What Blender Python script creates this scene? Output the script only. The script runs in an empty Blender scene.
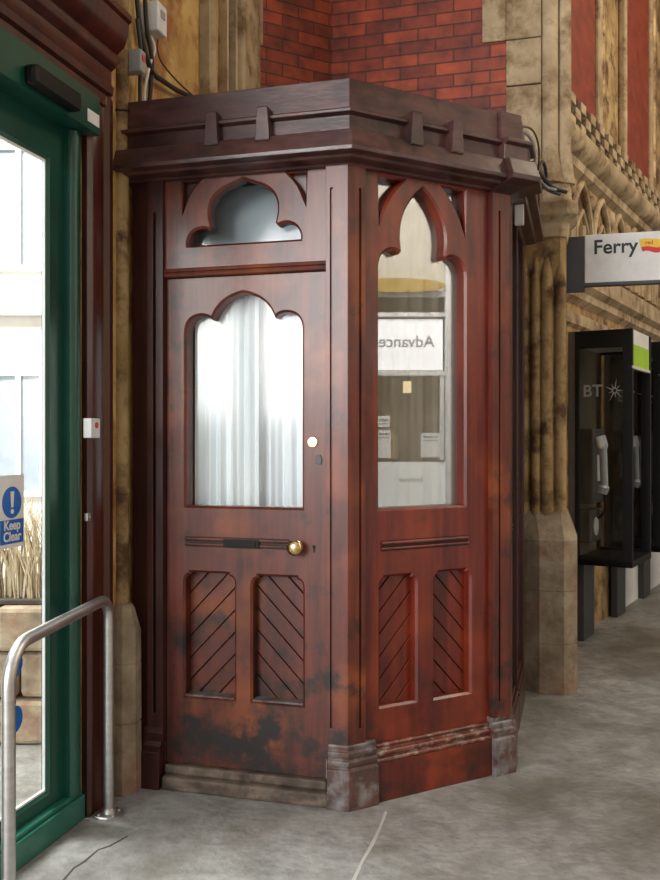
import bpy, bmesh, math, random
from mathutils import Vector, Matrix
from mathutils.geometry import tessellate_polygon
random.seed(7)
SC = bpy.context.scene
COL = SC.collection
# ------------------------------------------------------------------ camera
cam = bpy.data.cameras.new('camera')
camo = bpy.data.objects.new('camera', cam); COL.objects.link(camo)
camo.location = (0, 0, 1.55); camo.rotation_euler = (math.pi/2, 0, 0)
cam.sensor_fit = 'VERTICAL'; cam.sensor_height = 24.0
cam.lens = 900/880*24.0
cam.shift_y = -2/880; cam.clip_start = .05; cam.clip_end = 400
SC.camera = camo
# ------------------------------------------------------------------ light
SC.view_settings.view_transform = 'Standard'; SC.view_settings.look = 'None'
SC.view_settings.gamma = 1; SC.view_settings.use_curve_mapping = False
SC.view_settings.exposure = 0.95
w = bpy.data.worlds.new('sky'); SC.world = w; w.use_nodes = True
wb = w.node_tree.nodes['Background']
wb.inputs[0].default_value = (.93, .97, 1.0, 1); wb.inputs[1].default_value = .42

def area(name, loc, target, sx, sy, power, col=(1, 1, 1)):
    l = bpy.data.lights.new(name, 'AREA'); l.shape = 'RECTANGLE'; l.size = sx; l.size_y = sy
    l.energy = power; l.color = col
    o = bpy.data.objects.new(name, l); COL.objects.link(o); o.location = loc
    o.rotation_euler = (Vector(target)-Vector(loc)).to_track_quat('-Z', 'Y').to_euler()
    return o
area('daylight_entrance', (-5.9, -4.8, 3.8), (0, 4, 1.0), 4.4, 3.8, 760, (1, .98, .96))
area('arcade_fill_light', (5.6, 5.4, 6.3), (2.6, 8.6, 3.2), 2.0, 1.2, 95, (1, .86, .66))  # added warm fill that brightens the arcade wall

area('outdoor_fill_light', (-5.0, 4.5, 9.0), (-4.2, 9.0, 2.0), 5, 3, 1500)  # added fill that brightens the building outside the glass door
# ------------------------------------------------------------------ helpers
class Fr:
    """vertical plane frame: u runs left to right as seen from the front, n points to the viewer"""
    def __init__(s, ox, oy, dx, dy):
        l = math.hypot(dx, dy); s.o = (ox, oy); s.d = (dx/l, dy/l); s.n = (dy/l, -dx/l)
    def P(s, u, z, n=0.0):
        return Vector((s.o[0]+s.d[0]*u+s.n[0]*n, s.o[1]+s.d[1]*u+s.n[1]*n, z))
    def xy(s, u, n=0.0):
        return (s.o[0]+s.d[0]*u+s.n[0]*n, s.o[1]+s.d[1]*u+s.n[1]*n)
XY = Fr(0, 0, 1, 0)
ROOT = {}
def empty(name, loc, label, cat, group=None):
    o = bpy.data.objects.new(name, None); COL.objects.link(o); o.location = loc
    o.empty_display_size = .1
    o['label'] = label; o['category'] = cat
    if group: o['group'] = group
    ROOT[o.name] = Vector(loc)
    return o
def fin(name, bm, mats, parent=None, smooth=False, label=None, cat=None, group=None, kind=None, bevel=0, normals=True):
    if normals: bmesh.ops.recalc_face_normals(bm, faces=bm.faces)
    if parent is not None: off = ROOT[parent.name]
    else:
        xs = [v.co.x for v in bm.verts]; ys = [v.co.y for v in bm.verts]; zs = [v.co.z for v in bm.verts]
        off = Vector(((min(xs)+max(xs))/2, (min(ys)+max(ys))/2, min(zs)))
    bmesh.ops.translate(bm, verts=bm.verts, vec=-off)
    me = bpy.data.meshes.new(name); bm.to_mesh(me); bm.free()
    if not isinstance(mats, (list, tuple)): mats = [mats]
    for m in mats: me.materials.append(m)
    if smooth:
        for p in me.polygons: p.use_smooth = True
        try: me.set_sharp_from_angle(angle=math.radians(40))
        except Exception: pass
    o = bpy.data.objects.new(name, me); COL.objects.link(o)
    if parent is not None: o.parent = parent
    else: o.location = off
    ROOT[o.name] = off
    if label: o['label'] = label
    if cat: o['category'] = cat
    if group: o['group'] = group
    if kind: o['kind'] = kind
    if bevel:
        b = o.modifiers.new('bevel', 'BEVEL'); b.width = bevel; b.segments = 2; b.limit_method = 'ANGLE'; b.angle_limit = math.radians(35)
    return o
def face(bm, vs, mi=0, uv=None):
    try: f = bm.faces.new(vs)
    except ValueError: return None
    f.material_index = mi
    if uv:
        L = bm.loops.layers.uv.verify()
        for lp, c in zip(f.loops, uv): lp[L].uv = c
    return f
def offset_poly(pts, c):
    n = len(pts); a = sum(pts[i][0]*pts[(i+1) % n][1]-pts[(i+1) % n][0]*pts[i][1] for i in range(n))
    s = 1 if a > 0 else -1; out = []
    for i in range(n):
        p0, p1, p2 = pts[i-1], pts[i], pts[(i+1) % n]
        def nr(a, b):
            dx, dy = b[0]-a[0], b[1]-a[1]; l = math.hypot(dx, dy) or 1e-9; return (dy/l*s, -dx/l*s)
        n1, n2 = nr(p0, p1), nr(p1, p2)
        bx, by = n1[0]+n2[0], n1[1]+n2[1]; l = math.hypot(bx, by) or 1e-9; bx /= l; by /= l
        k = max(.5, bx*n1[0]+by*n1[1])
        out.append((p1[0]+bx*c/k, p1[1]+by*c/k))
    return out
def prism(bm, fr, outer, n0, n1, holes=(), ch=0, mi=0):
    """solid plate with holes; ch = chamfer on the front edge of each hole"""
    front_h = [offset_poly(h, ch) if ch else h for h in holes]
    def cap(loops, n, uvn):
        vs = [[bm.verts.new(fr.P(u, z, n)) for u, z in lp] for lp in loops]
        flat = [v for l in vs for v in l]; fc = [c for l in loops for c in l]
        for t in tessellate_polygon([[Vector((u, z, 0)) for u, z in lp] for lp in loops]):
            face(bm, [flat[i] for i in t], mi, [fc[i] for i in t])
        return vs
    F = cap([outer]+front_h, n1, 1); B = cap([outer]+list(holes), n0, 0)
    def strip(a, b, pa, pb):
        k = len(a)
        for i in range(k):
            j = (i+1) % k
            face(bm, [a[i], a[j], b[j], b[i]], mi, [pa[i], pa[j], pb[j], pb[i]])
    strip(F[0], B[0], outer, [(u+n1-n0, z) for u, z in outer])
    for k, h in enumerate(holes):
        if ch:
            mid = [bm.verts.new(fr.P(u, z, n1-ch)) for u, z in h]
            strip(F[k+1], mid, front_h[k], h); strip(mid, B[k+1], h, h)
        else: strip(F[k+1], B[k+1], h, h)
def rect(u0, u1, z0, z1): return [(u0, z0), (u1, z0), (u1, z1), (u0, z1)]
def box(bm, fr, u0, u1, z0, z1, n0, n1, mi=0): prism(bm, fr, rect(u0, u1, z0, z1), n0, n1, mi=mi)
def quad(p0, c, p1, n=8, skip0=False):
    r = []
    for i in range(1 if skip0 else 0, n+1):
        t = i/n; r.append(((1-t)**2*p0[0]+2*t*(1-t)*c[0]+t*t*p1[0], (1-t)**2*p0[1]+2*t*(1-t)*c[1]+t*t*p1[1]))
    return r
def loft(bm, rings, capends=True, mi=0):
    R = [[bm.verts.new(p) for p in r] for r in rings]
    L = 0
    for a, b in zip(R, R[1:]):
        k = len(a)
        for i in range(k):
            j = (i+1) % k; face(bm, [a[i], a[j], b[j], b[i]], mi)
    if capends:
        face(bm, R[0], mi); face(bm, R[-1][::-1], mi)
def ngon(cx, cy, r, n=8, rot=0, z=0): return [Vector((cx+r*math.cos(rot+2*math.pi*i/n), cy+r*math.sin(rot+2*math.pi*i/n), z)) for i in range(n)]
def turned(bm, cx, cy, prof, n=24, rot=0, mi=0):
    loft(bm, [ngon(cx, cy, r, n, rot, z) for z, r in prof], mi=mi)
def sweep(bm, path, prof, mi=0):
    """profile (n,z) swept along a plan path with mitres; n to the right of travel"""
    rings = []
    for i, p in enumerate(path):
        def nr(a, b):
            dx, dy = b[0]-a[0], b[1]-a[1]; l = math.hypot(dx, dy); return Vector((dy/l, -dx/l))
        if i == 0: m = nr(path[0], path[1])
        elif i == len(path)-1: m = nr(path[-2], path[-1])
        else:
            a, b = nr(path[i-1], p), nr(p, path[i+1]); m = (a+b); m.normalize(); m /= m.dot(a)
        rings.append([Vector((p[0]+m.x*n, p[1]+m.y*n, z)) for n, z in prof])
    R = [[bm.verts.new(p) for p in r] for r in rings]
    for a, b in zip(R, R[1:]):
        k = len(a)
        for i in range(k):
            j = (i+1) % k; face(bm, [a[i], a[j], b[j], b[i]], mi)
    for R_, z in ((R[0], 0), (R[-1], 1)):
        idx = tessellate_polygon([[Vector((n, z, 0)) for n, z in prof]])
        for t in idx: face(bm, [R_[i] for i in t], mi)
def tube(bm, pts, r, n=10, mi=0):
    pts = [Vector(p) for p in pts]; rings = []
    t0 = (pts[1]-pts[0]).normalized(); up = Vector((0, 0, 1)) if abs(t0.z) < .9 else Vector((1, 0, 0))
    x = t0.cross(up).normalized()
    for i, p in enumerate(pts):
        if i == 0: t = t0
        elif i == len(pts)-1: t = (pts[-1]-pts[-2]).normalized()
        else: t = ((pts[i+1]-p).normalized()+(p-pts[i-1]).normalized()).normalized()
        x = (x-t*x.dot(t)).normalized(); y = t.cross(x)
        rr = r[i] if isinstance(r, (list, tuple)) else r
        rings.append([p+x*rr*math.cos(2*math.pi*k/n)+y*rr*math.sin(2*math.pi*k/n) for k in range(n)])
    loft(bm, rings, mi=mi)
def smooth_path(pts, k=8):
    pts = [Vector(p) for p in pts]; P = [pts[0]*2-pts[1]]+pts+[pts[-1]*2-pts[-2]]; out = []
    for i in range(1, len(P)-2):
        for s in range(k):
            t = s/k; a, b, c, d = P[i-1], P[i], P[i+1], P[i+2]
            out.append(.5*((2*b)+(c-a)*t+(2*a-5*b+4*c-d)*t*t+(3*b-a-3*c+d)*t**3))
    out.append(pts[-1]); return out
def sphere(bm, c, rx, ry=None, rz=None, seg=16, mi=0):
    ry = ry or rx; rz = rz or rx
    r = bmesh.ops.create_uvsphere(bm, u_segments=seg, v_segments=seg//2+2, radius=1)
    for v in r['verts']: v.co = Vector((c[0]+v.co.x*rx, c[1]+v.co.y*ry, c[2]+v.co.z*rz))
    for v in r['verts']:
        for f in v.link_faces: f.material_index = mi
def text_bm(body, size, fr, u, z, n, thick=.001, bold=0.0, align='LEFT', sx=1.0, shear=0):
    cu = bpy.data.curves.new('lettering', 'FONT'); cu.body = body; cu.size = size; cu.align_x = align
    cu.offset = bold; cu.extrude = thick; cu.shear = shear
    ob = bpy.data.objects.new('lettering', cu); COL.objects.link(ob)
    me = bpy.data.meshes.new_from_object(ob)
    bm = bmesh.new(); bm.from_mesh(me)
    bpy.data.objects.remove(ob); bpy.data.meshes.remove(me); bpy.data.curves.remove(cu)
    for v in bm.verts:
        c = v.co.copy(); v.co = fr.P(u+c.x*sx, z+c.y, n+c.z)
    return bm

# ------------------------------------------------------------------ materials
def mat(name, c1, c2=None, rough=.5, scale=(8, 8, 8), detail=6, bump=0, bscale=None, stain=None, stain_scale=2.0, stain_lo=.55, stain_hi=.7, coat=0, metal=0, spec=.5, contrast=(.35, .65), zdirt=None, patch=None):
    m = bpy.data.materials.new(name); m.use_nodes = True; nt = m.node_tree; N = nt.nodes; Lk = nt.links
    b = N['Principled BSDF']; b.inputs['Roughness'].default_value = rough; b.inputs['Metallic'].default_value = metal
    b.inputs['Specular IOR Level'].default_value = spec
    b.inputs['Coat Weight'].default_value = coat; b.inputs['Coat Roughness'].default_value = .18
    tc = N.new('ShaderNodeTexCoord'); mp = N.new('ShaderNodeMapping'); mp.inputs['Scale'].default_value = scale
    Lk.new(tc.outputs['Object'], mp.inputs[0])
    nz = N.new('ShaderNodeTexNoise'); nz.inputs['Scale'].default_value = 1; nz.inputs['Detail'].default_value = detail; nz.inputs['Roughness'].default_value = .6
    Lk.new(mp.outputs[0], nz.inputs[0])
    cr = N.new('ShaderNodeValToRGB'); cr.color_ramp.elements[0].position = contrast[0]; cr.color_ramp.elements[1].position = contrast[1]
    cr.color_ramp.elements[0].color = (*c1, 1); cr.color_ramp.elements[1].color = (*(c2 or c1), 1)
    Lk.new(nz.outputs[0], cr.inputs[0]); out = cr.outputs[0]
    if patch:
        n4 = N.new('ShaderNodeTexNoise'); n4.inputs['Scale'].default_value = patch[1]; n4.inputs['Detail'].default_value = 5
        Lk.new(tc.outputs['Object'], n4.inputs[0]); r4 = N.new('ShaderNodeMapRange'); r4.inputs[1].default_value = patch[2]; r4.inputs[2].default_value = patch[3]
        Lk.new(n4.outputs[0], r4.inputs[0]); m4 = N.new('ShaderNodeMixRGB'); m4.inputs[2].default_value = (*patch[0], 1)
        Lk.new(r4.outputs[0], m4.inputs[0]); Lk.new(out, m4.inputs[1]); out = m4.outputs[0]
    if stain:
        n2 = N.new('ShaderNodeTexNoise'); n2.inputs['Scale'].default_value = stain_scale; n2.inputs['Detail'].default_value = 8; n2.inputs['Roughness'].default_value = .65
        Lk.new(tc.outputs['Object'], n2.inputs[0])
        r2 = N.new('ShaderNodeMapRange'); r2.inputs[1].default_value = stain_lo; r2.inputs[2].default_value = stain_hi
        Lk.new(n2.outputs[0], r2.inputs[0])
        fac = r2.outputs[0]
        if zdirt:   # scuffed and kicked zone low on the joinery: patches only below a height
            sp = N.new('ShaderNodeSeparateXYZ'); Lk.new(tc.outputs['Object'], sp.inputs[0])
            r3 = N.new('ShaderNodeMapRange'); r3.inputs[1].default_value = zdirt[1]; r3.inputs[2].default_value = zdirt[0]
            Lk.new(sp.outputs[2], r3.inputs[0])
            ad = N.new('ShaderNodeMath'); ad.operation = 'MULTIPLY_ADD'; ad.inputs[1].default_value = zdirt[2]; Lk.new(r3.outputs[0], ad.inputs[0]); Lk.new(n2.outputs[0], ad.inputs[2])
            Lk.new(ad.outputs[0], r2.inputs[0])
        mx = N.new('ShaderNodeMixRGB'); mx.inputs[2].default_value = (*stain, 1)
        Lk.new(fac, mx.inputs[0]); Lk.new(out, mx.inputs[1]); out = mx.outputs[0]
    Lk.new(out, b.inputs['Base Color'])
    if bump:
        bp = N.new('ShaderNodeBump'); bp.inputs['Strength'].default_value = bump; bp.inputs['Distance'].default_value = .01
        if bscale:
            n3 = N.new('ShaderNodeTexNoise'); n3.inputs['Scale'].default_value = bscale; n3.inputs['Detail'].default_value = 8
            Lk.new(tc.outputs['Object'], n3.inputs[0]); Lk.new(n3.outputs[0], bp.inputs['Height'])
        else: Lk.new(nz.outputs[0], bp.inputs['Height'])
        Lk.new(bp.outputs[0], b.inputs['Normal'])
    return m
def brick_mat(name, c1, c2, mortar):
    m = bpy.data.materials.new(name); m.use_nodes = True; nt = m.node_tree; N = nt.nodes; Lk = nt.links
    b = N['Principled BSDF']; b.inputs['Roughness'].default_value = .55
    uv = N.new('ShaderNodeTexCoord'); br = N.new('ShaderNodeTexBrick')
    br.inputs['Scale'].default_value = 1; br.inputs['Brick Width'].default_value = .225; br.inputs['Row Height'].default_value = .078
    br.inputs['Mortar Size'].default_value = .005; br.inputs['Mortar Smooth'].default_value = .3; br.inputs['Bias'].default_value = 0
    br.inputs['Color1'].default_value = (*c1, 1); br.inputs['Color2'].default_value = (*c2, 1); br.inputs['Mortar'].default_value = (*mortar, 1)
    Lk.new(uv.outputs['UV'], br.inputs['Vector'])
    nz = N.new('ShaderNodeTexNoise'); nz.inputs['Scale'].default_value = 9; nz.inputs['Detail'].default_value = 8
    Lk.new(uv.outputs['Object'], nz.inputs[0])
    n2 = N.new('ShaderNodeTexNoise'); n2.inputs['Scale'].default_value = 1.3; n2.inputs['Detail'].default_value = 3
    Lk.new(uv.outputs['Object'], n2.inputs[0])
    rr = N.new('ShaderNodeMapRange'); rr.inputs[1].default_value = .3; rr.inputs[2].default_value = .7; rr.inputs[3].default_value = .45; rr.inputs[4].default_value = 1.35
    Lk.new(nz.outputs[0], rr.inputs[0])
    r2 = N.new('ShaderNodeMapRange'); r2.inputs[1].default_value = .35; r2.inputs[2].default_value = .65; r2.inputs[3].default_value = .6; r2.inputs[4].default_value = 1.15
    Lk.new(n2.outputs[0], r2.inputs[0])
    mu = N.new('ShaderNodeMath'); mu.operation = 'MULTIPLY'; Lk.new(rr.outputs[0], mu.inputs[0]); Lk.new(r2.outputs[0], mu.inputs[1])
    mx = N.new('ShaderNodeMixRGB'); mx.blend_type = 'MULTIPLY'; mx.inputs[0].default_value = 1
    Lk.new(br.outputs[0], mx.inputs[1]); Lk.new(mu.outputs[0], mx.inputs[2]); Lk.new(mx.outputs[0], b.inputs['Base Color'])
    bp = N.new('ShaderNodeBump'); bp.inputs['Strength'].default_value = .7; bp.inputs['Distance'].default_value = .008; bp.invert = True
    Lk.new(br.outputs['Fac'], bp.inputs['Height']); Lk.new(bp.outputs[0], b.inputs['Normal'])
    return m
def glass_mat(name, tint=(1, 1, 1), ior=1.5, rough=.01, gcol=(1, 1, 1)):
    m = bpy.data.materials.new(name); m.use_nodes = True; nt = m.node_tree; N = nt.nodes; Lk = nt.links
    N.remove(N['Principled BSDF']); out = N['Material Output']
    t = N.new('ShaderNodeBsdfTransparent'); t.inputs[0].default_value = (*tint, 1)
    g = N.new('ShaderNodeBsdfGlossy'); g.inputs['Roughness'].default_value = rough; g.inputs[0].default_value = (*gcol, 1)
    f = N.new('ShaderNodeFresnel')   # same index for both faces of the thin pane
    ge = N.new('ShaderNodeNewGeometry'); mi = N.new('ShaderNodeMapRange'); mi.inputs[3].default_value = ior; mi.inputs[4].default_value = 1/ior
    Lk.new(ge.outputs['Backfacing'], mi.inputs[0]); Lk.new(mi.outputs[0], f.inputs[0])
    mx = N.new('ShaderNodeMixShader'); Lk.new(f.outputs[0], mx.inputs[0]); Lk.new(t.outputs[0], mx.inputs[1]); Lk.new(g.outputs[0], mx.inputs[2])
    Lk.new(mx.outputs[0], out.inputs[0]); return m
def emit(name, col, s):
    m = bpy.data.materials.new(name); m.use_nodes = True; b = m.node_tree.nodes['Principled BSDF']
    b.inputs['Base Color'].default_value = (*col, 1); b.inputs['Emission Color'].default_value = (*col, 1); b.inputs['Emission Strength'].default_value = s
    return m
def plain(name, c, rough=.5, metal=0, spec=.5): return mat(name, c, tuple(x*.85 for x in c), rough, metal=metal, spec=spec)

WOOD = mat('varnished_mahogany', (.048, .008, .004), (.125, .022, .010), .40, (22, 22, 1.6), bump=.14, coat=.12, stain=(.012, .007, .006), stain_scale=7, stain_lo=.56, stain_hi=.72, zdirt=(0.1, .85, .17), patch=((.23, .055, .014), 3.2, .5, .74))
WOODR = mat('red_mahogany', (.060, .006, .003), (.155, .017, .006), .34, (22, 22, 1.6), bump=.10, coat=.2, stain=(.025, .008, .006), stain_scale=4.5, stain_lo=.58, stain_hi=.8, zdirt=(0.0, .6, .16), patch=((.22, .036, .010), 3.0, .5, .78))
WOODD = mat('mahogany_darkened_for_shade', (.022, .005, .004), (.055, .011, .007), .36, (18, 18, 2), bump=.12, coat=.2)  # darker copy of the mahogany, with shade put into its colour
CORN = mat('weathered_cornice_timber', (.032, .011, .011), (.095, .038, .033), .34, (5, 5, 14), bump=.25, coat=.15, stain=(.022, .012, .011), stain_scale=6, stain_lo=.5, stain_hi=.7)
PLINTH = mat('scuffed_plinth_timber', (.04, .022, .018), (.10, .045, .032), .5, (12, 12, 6), bump=.3, stain=(.18, .17, .168), stain_scale=11, stain_lo=.45, stain_hi=.68)
WORNM = mat('worn_moulding_timber', (.06, .012, .007), (.16, .035, .018), .4, (14, 14, 4), bump=.15, stain=(.26, .19, .15), stain_scale=22, stain_lo=.5, stain_hi=.66)
GROOVE_SHADE = plain('groove_shade_colour', (.018, .005, .004), .6)  # dark colour standing in for shade in the rail grooves
PALEW = mat('bare_pale_timber', (.45, .30, .2), (.62, .48, .38), .6, (10, 10, 3))
LEFTW = mat('left_surround_mahogany', (.030, .006, .004), (.085, .014, .008), .30, (18, 18, 2), bump=.08, coat=.45)
GREEN = mat('dark_green_paint', (.004, .052, .036), (.007, .072, .05), .28, (3, 3, 3), bump=.04, coat=.3)
GREENL = mat('worn_green_paint', (.008, .11, .075), (.03, .15, .11), .35, (9, 9, 9), bump=.04)
STONE = mat('ochre_limestone', (.22, .125, .045), (.45, .31, .145), .8, (3.5, 3.5, 2.2), bump=.5, bscale=28, stain=(.085, .038, .014), stain_scale=5, stain_lo=.47, stain_hi=.62)
STONEP = mat('pale_limestone', (.31, .225, .13), (.50, .39, .25), .8, (4, 4, 3), bump=.4, bscale=30, stain=(.15, .085, .032), stain_scale=5, stain_lo=.48, stain_hi=.66)
STONEY = mat('yellow_plastered_stone', (.42, .25, .065), (.62, .43, .16), .75, (3, 3, 3), bump=.35, bscale=16, stain=(.30, .12, .035), stain_scale=4, stain_lo=.48, stain_hi=.62)
STONEG = mat('worn_base_stone', (.17, .12, .08), (.36, .29, .20), .85, (6, 6, 6), bump=.6, bscale=24, stain=(.24, .13, .09), stain_scale=4, stain_lo=.5, stain_hi=.65)
JOINT = plain('dark_joint', (.06, .045, .035), .9)
BRICK = brick_mat('red_glazed_brick', (.42, .062, .016), (.20, .024, .010), (.085, .028, .018))
BRICKR = mat('flat_red_brickwork', (.15, .022, .010), (.25, .04, .016), .6, (5, 5, 9), bump=.3)
FLOOR = mat('worn_paving', (.19, .185, .175), (.31, .30, .285), .6, (13, 13, 13), detail=12, bump=.7, bscale=34, stain=(.115, .10, .078), stain_scale=1.1, stain_lo=.46, stain_hi=.68)
STEPM = mat('worn_step_stone', (.05, .036, .026), (.18, .13, .095), .75, (6, 6, 16), bump=.5, bscale=30, stain=(.05, .035, .025), stain_scale=9, stain_lo=.48, stain_hi=.62)
STEEL = mat('brushed_stainless_steel', (.50, .49, .48), (.62, .61, .60), .42, (4, 4, 40), metal=1)
BRASS = mat('polished_brass', (.62, .40, .16), (.75, .55, .28), .25, (20, 20, 20), metal=1)
BLACK = plain('black_painted_metal', (.006, .006, .006), .55, spec=.25)
DGREY = plain('dark_grey_metal', (.045, .045, .05), .45)
GREY = plain('mid_grey_plastic', (.32, .33, .34), .5)
WHITE = plain('white_plastic', (.78, .78, .78), .4)
WHITEP = mat('white_painted_plaster', (.60, .60, .60), (.75, .74, .73), .7, (3, 3, 3))
RED = plain('red_print', (.65, .03, .03), .5)
BLUE = plain('blue_print', (.01, .13, .52), .4)
YEL = plain('yellow_print', (.85, .55, .03), .4)
INK = plain('black_lettering', (.02, .02, .025), .5)
CABLE = plain('black_cable', (.015, .014, .015), .5)
BROWNC = plain('brown_cable', (.12, .05, .025), .5)
GLASS = glass_mat('door_glass', (.97, .98, .99), 1.36, rough=.13)
GLASSR = glass_mat('window_glass', (.95, .95, .93), 2.5)
GLASSG = glass_mat('sliding_door_glass', (.95, .98, .97), 1.3)
GLASSK = glass_mat('kiosk_glass', (.78, .80, .8), 1.5)
CURT = mat('white_curtain', (.80, .84, .84), (.90, .92, .91), .9, (14, 14, 2))
BLIND = mat('beige_blind', (.36, .34, .30), (.42, .40, .36), .9, (14, 14, 2))
GREYB = mat('grey_backing', (.30, .36, .39), (.42, .48, .50), .8, (3, 3, 4))

# ------------------------------------------------------------------ plan
A = (.072, 3.78)
D = Fr(A[0], A[1], .9636, -.2672)             # door face, u negative to the left of the corner
Rf = Fr(A[0], A[1], .866, .5)                 # glazed right face
Rp = Rf.xy(.858)
S = Fr(Rp[0], Rp[1], .267, .9636)             # short far side
W = Fr(-.907, 4.0, .259, .966)                # left wall, u negative towards the camera
Bc = (.013, 5.83)
WB = Fr(-.493, 5.54, .866, .5)                # brick diagonal
WR = Fr(Bc[0], Bc[1], .9636, -.2672)          # brick wall right of the corner
AR = Fr(2.89, 8.61, .515, .857)               # arcade wall along the concourse
PU = D.n

# ------------------------------------------------------------------ floor, ceiling, walls
bm = bmesh.new(); prism(bm, XY, rect(-14, 16, -.2, 0), -24, 10)
fin('floor', bm, FLOOR, kind='structure')
bm = bmesh.new(); prism(bm, XY, rect(-.6, 16, 7.0, 7.2), -24, -1.5); prism(bm, XY, rect(-1.6, -.6, 7.0, 7.2), -6, -3.0)
fin('ceiling', bm, STONEP, kind='structure')

bm = bmesh.new(); prism(bm, XY, rect(2, 16, 0, 7), -14.3, -14)
fin('wall_far_light_block', bm, STONEP, kind='structure')  # unseen wall added to block light from the far end
# left wall: green door opening between u -1.45 and -.35
bm = bmesh.new()
prism(bm, W, [(-1.52, 0), (-1.46, 0), (-1.46, 2.95), (-.33, 2.95), (-.33, 0), (1.63, 0), (1.63, 7), (-1.52, 7)], -.12, -.02)
fin('wall_left', bm, STONEY, kind='structure')
# stone window jamb in the wall above the booth
bm = bmesh.new()
for u0, u1, n1, mi in ((.87, .90, .035, 0), (1.14, 1.17, .03, 0), (1.20, 1.62, .06, 0)):
    box(bm, W, u0, u1, 2.2, 7, -.02, n1)
tube(bm, [W.P(.93, 2.2, .0), W.P(.93, 7, .0)], .05, 12)
tube(bm, [W.P(1.27, 2.2, .06), W.P(1.27, 7, .06)], .035, 12)
fin('trim_1', bm, STONEP, kind='structure', smooth=True)
bm = bmesh.new(); prism(bm, WB, rect(-.03, .6, 0, 7), -.25, 0)
fin('wall_back_left', bm, BRICK, kind='structure')
bm = bmesh.new(); box(bm, WB, -.04, .085, 3.98, 4.9, -.1, .012)
fin('trim_2', bm, STONEP, kind='structure', bevel=.01)
bm = bmesh.new(); prism(bm, WR, rect(-.02, 1.125, 0, 7), -.25, 0)
fin('wall_back_right', bm, BRICK, kind='structure')

# ------------------------------------------------------------------ arcade wall beyond, facing the concourse
bm = bmesh.new()
ops = [rect(-1.29, -1.02, 4.3, 6.6), rect(.7, 1.1, 4.3, 6.6), rect(2.2, 2.7, 4.3, 6.6)]
prism(bm, AR, rect(-3.0, 6, 0, 7), -.35, 0, holes=ops)
wa = fin('wall_right', bm, STONE, kind='structure')
for u0, u1 in ((-2.6, -1.50), (-.485, .56), (1.75, 2.15)):
    b2 = bmesh.new(); box(b2, AR, u0, u1, 4.12, 7, 0, .04); fin('brick_pier', b2, BRICKR, wa, bevel=.006)
for u0, u1 in ((-1.50, -1.36), (-.56, -.485), (.56, .66)):
    b2 = bmesh.new(); box(b2, AR, u0, u1, 4.1, 7, 0, .07); fin('stone_jamb', b2, STONEP, wa, bevel=.02)
b2 = bmesh.new()
path = [AR.xy(-2.95), AR.xy(6)]
sweep(b2, path, [(0, 3.56), (.05, 3.60), (.06, 3.66), (.12, 3.70), (.15, 3.76), (.14, 3.81), (.09, 3.83), (.09, 3.84), (0, 3.84)])
sweep(b2, path, [(0, 2.58), (.05, 2.62), (.05, 2.68), (.10, 2.72), (.10, 2.86), (.05, 2.90), (0, 2.92)])
sweep(b2, path, [(0, 2.40), (.03, 2.42), (.03, 2.50), (.0, 2.52)])
fin('string_moulding', b2, STONEP, wa, smooth=True)
b2 = bmesh.new()
box(b2, AR, -2.95, 6, 3.84, 4.10, 0, .05)
fin('frieze_band', b2, JOINT, wa)
b2 = bmesh.new(); k = 0; u = -2.9
while u < 2.6:
    for row in range(3):
        if (k+row) % 2 == 0: box(b2, AR, u, u+.135, 3.85+row*.083, 3.85+row*.083+.078, .045, .085)
    u += .14; k += 1
fin('chequer_carving', b2, STONEP, wa, bevel=.008)
b2 = bmesh.new(); u = -2.75
while u < 3:
    c = u+.3
    for r_, w_ in ((.27, .026), (.17, .020)):
        zt = 2.95+.58*(r_/.27)
        L1 = [AR.P(c-r_, 2.93, .03), AR.P(c-r_, 3.12, .03)]+[AR.P(a, b, .03) for a, b in quad((c-r_, 3.14), (c-r_*.9, zt-.12), (c, zt), 6)]
        L2 = [AR.P(a, b, .03) for a, b in quad((c, zt), (c+r_*.9, zt-.12), (c+r_, 3.14), 6, True)]+[AR.P(c+r_, 2.93, .03)]
        tube(b2, L1+L2, w_, 8)
    tube(b2, [AR.P(c, 2.93, .02), AR.P(c, 3.2, .03)], [.05, .03], 8)
    sphere(b2, AR.P(c+.3, 3.44, .02), .05, .05, .07, 10)
    u += .6
fin('carved_tracery', b2, STONEP, wa, smooth=True)
for u0, u1 in ((-1.28, -1.03), (.70, 1.10), (2.2, 2.7)):
    b2 = bmesh.new(); box(b2, AR, u0, u1, 4.3, 6.6, -.06, -.04); fin('lit_window_pane', b2, emit('daylit_window', (1, .95, .86), .9), wa)
b2 = bmesh.new(); box(b2, AR, -.55, 6, 0, .62, 0, .03); fin('painted_dado', b2, WHITEP, wa)

# ------------------------------------------------------------------ stone pier beside the booth
pier = empty('stone_pier', (1.36, 5.55, 0), 'tall ochre stone pier with rolled mouldings on a chamfered base, right of the booth', 'pier')
PF = Fr(1.36, 5.50, .9636, -.2672)
def plan(bm, zs, ptsf, mi=0):
    loft(bm, [[Vector((*PF.xy(u, n), z)) for u, n in ptsf(i)] for i, z in enumerate(zs)], mi=mi)
base_pts = [(-.205, -.26), (-.205, .0), (-.075, .07), (.07, .07), (.145, 0), (.145, -.30)]
sh_pts = [(-.21, -.26), (-.21, -.02), (-.10, .0), (.05, .0), (.085, -.04), (.085, -.30)]
bm = bmesh.new()
plan(bm, [-.0, .30, .30, .305, .305, .62, .62, .625, .625, .93, 1.10], lambda i: sh_pts if i == 10 else ([(u*.975, n*.975-.002) for u, n in base_pts] if i in (2, 3, 6, 7) else base_pts))
fin('pier_base', bm, STONEG, pier, bevel=.01)
bm = bmesh.new(); plan(bm, [1.1, 7.0], lambda i: [(u*.93, n-.02) for u, n in sh_pts])
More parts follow.
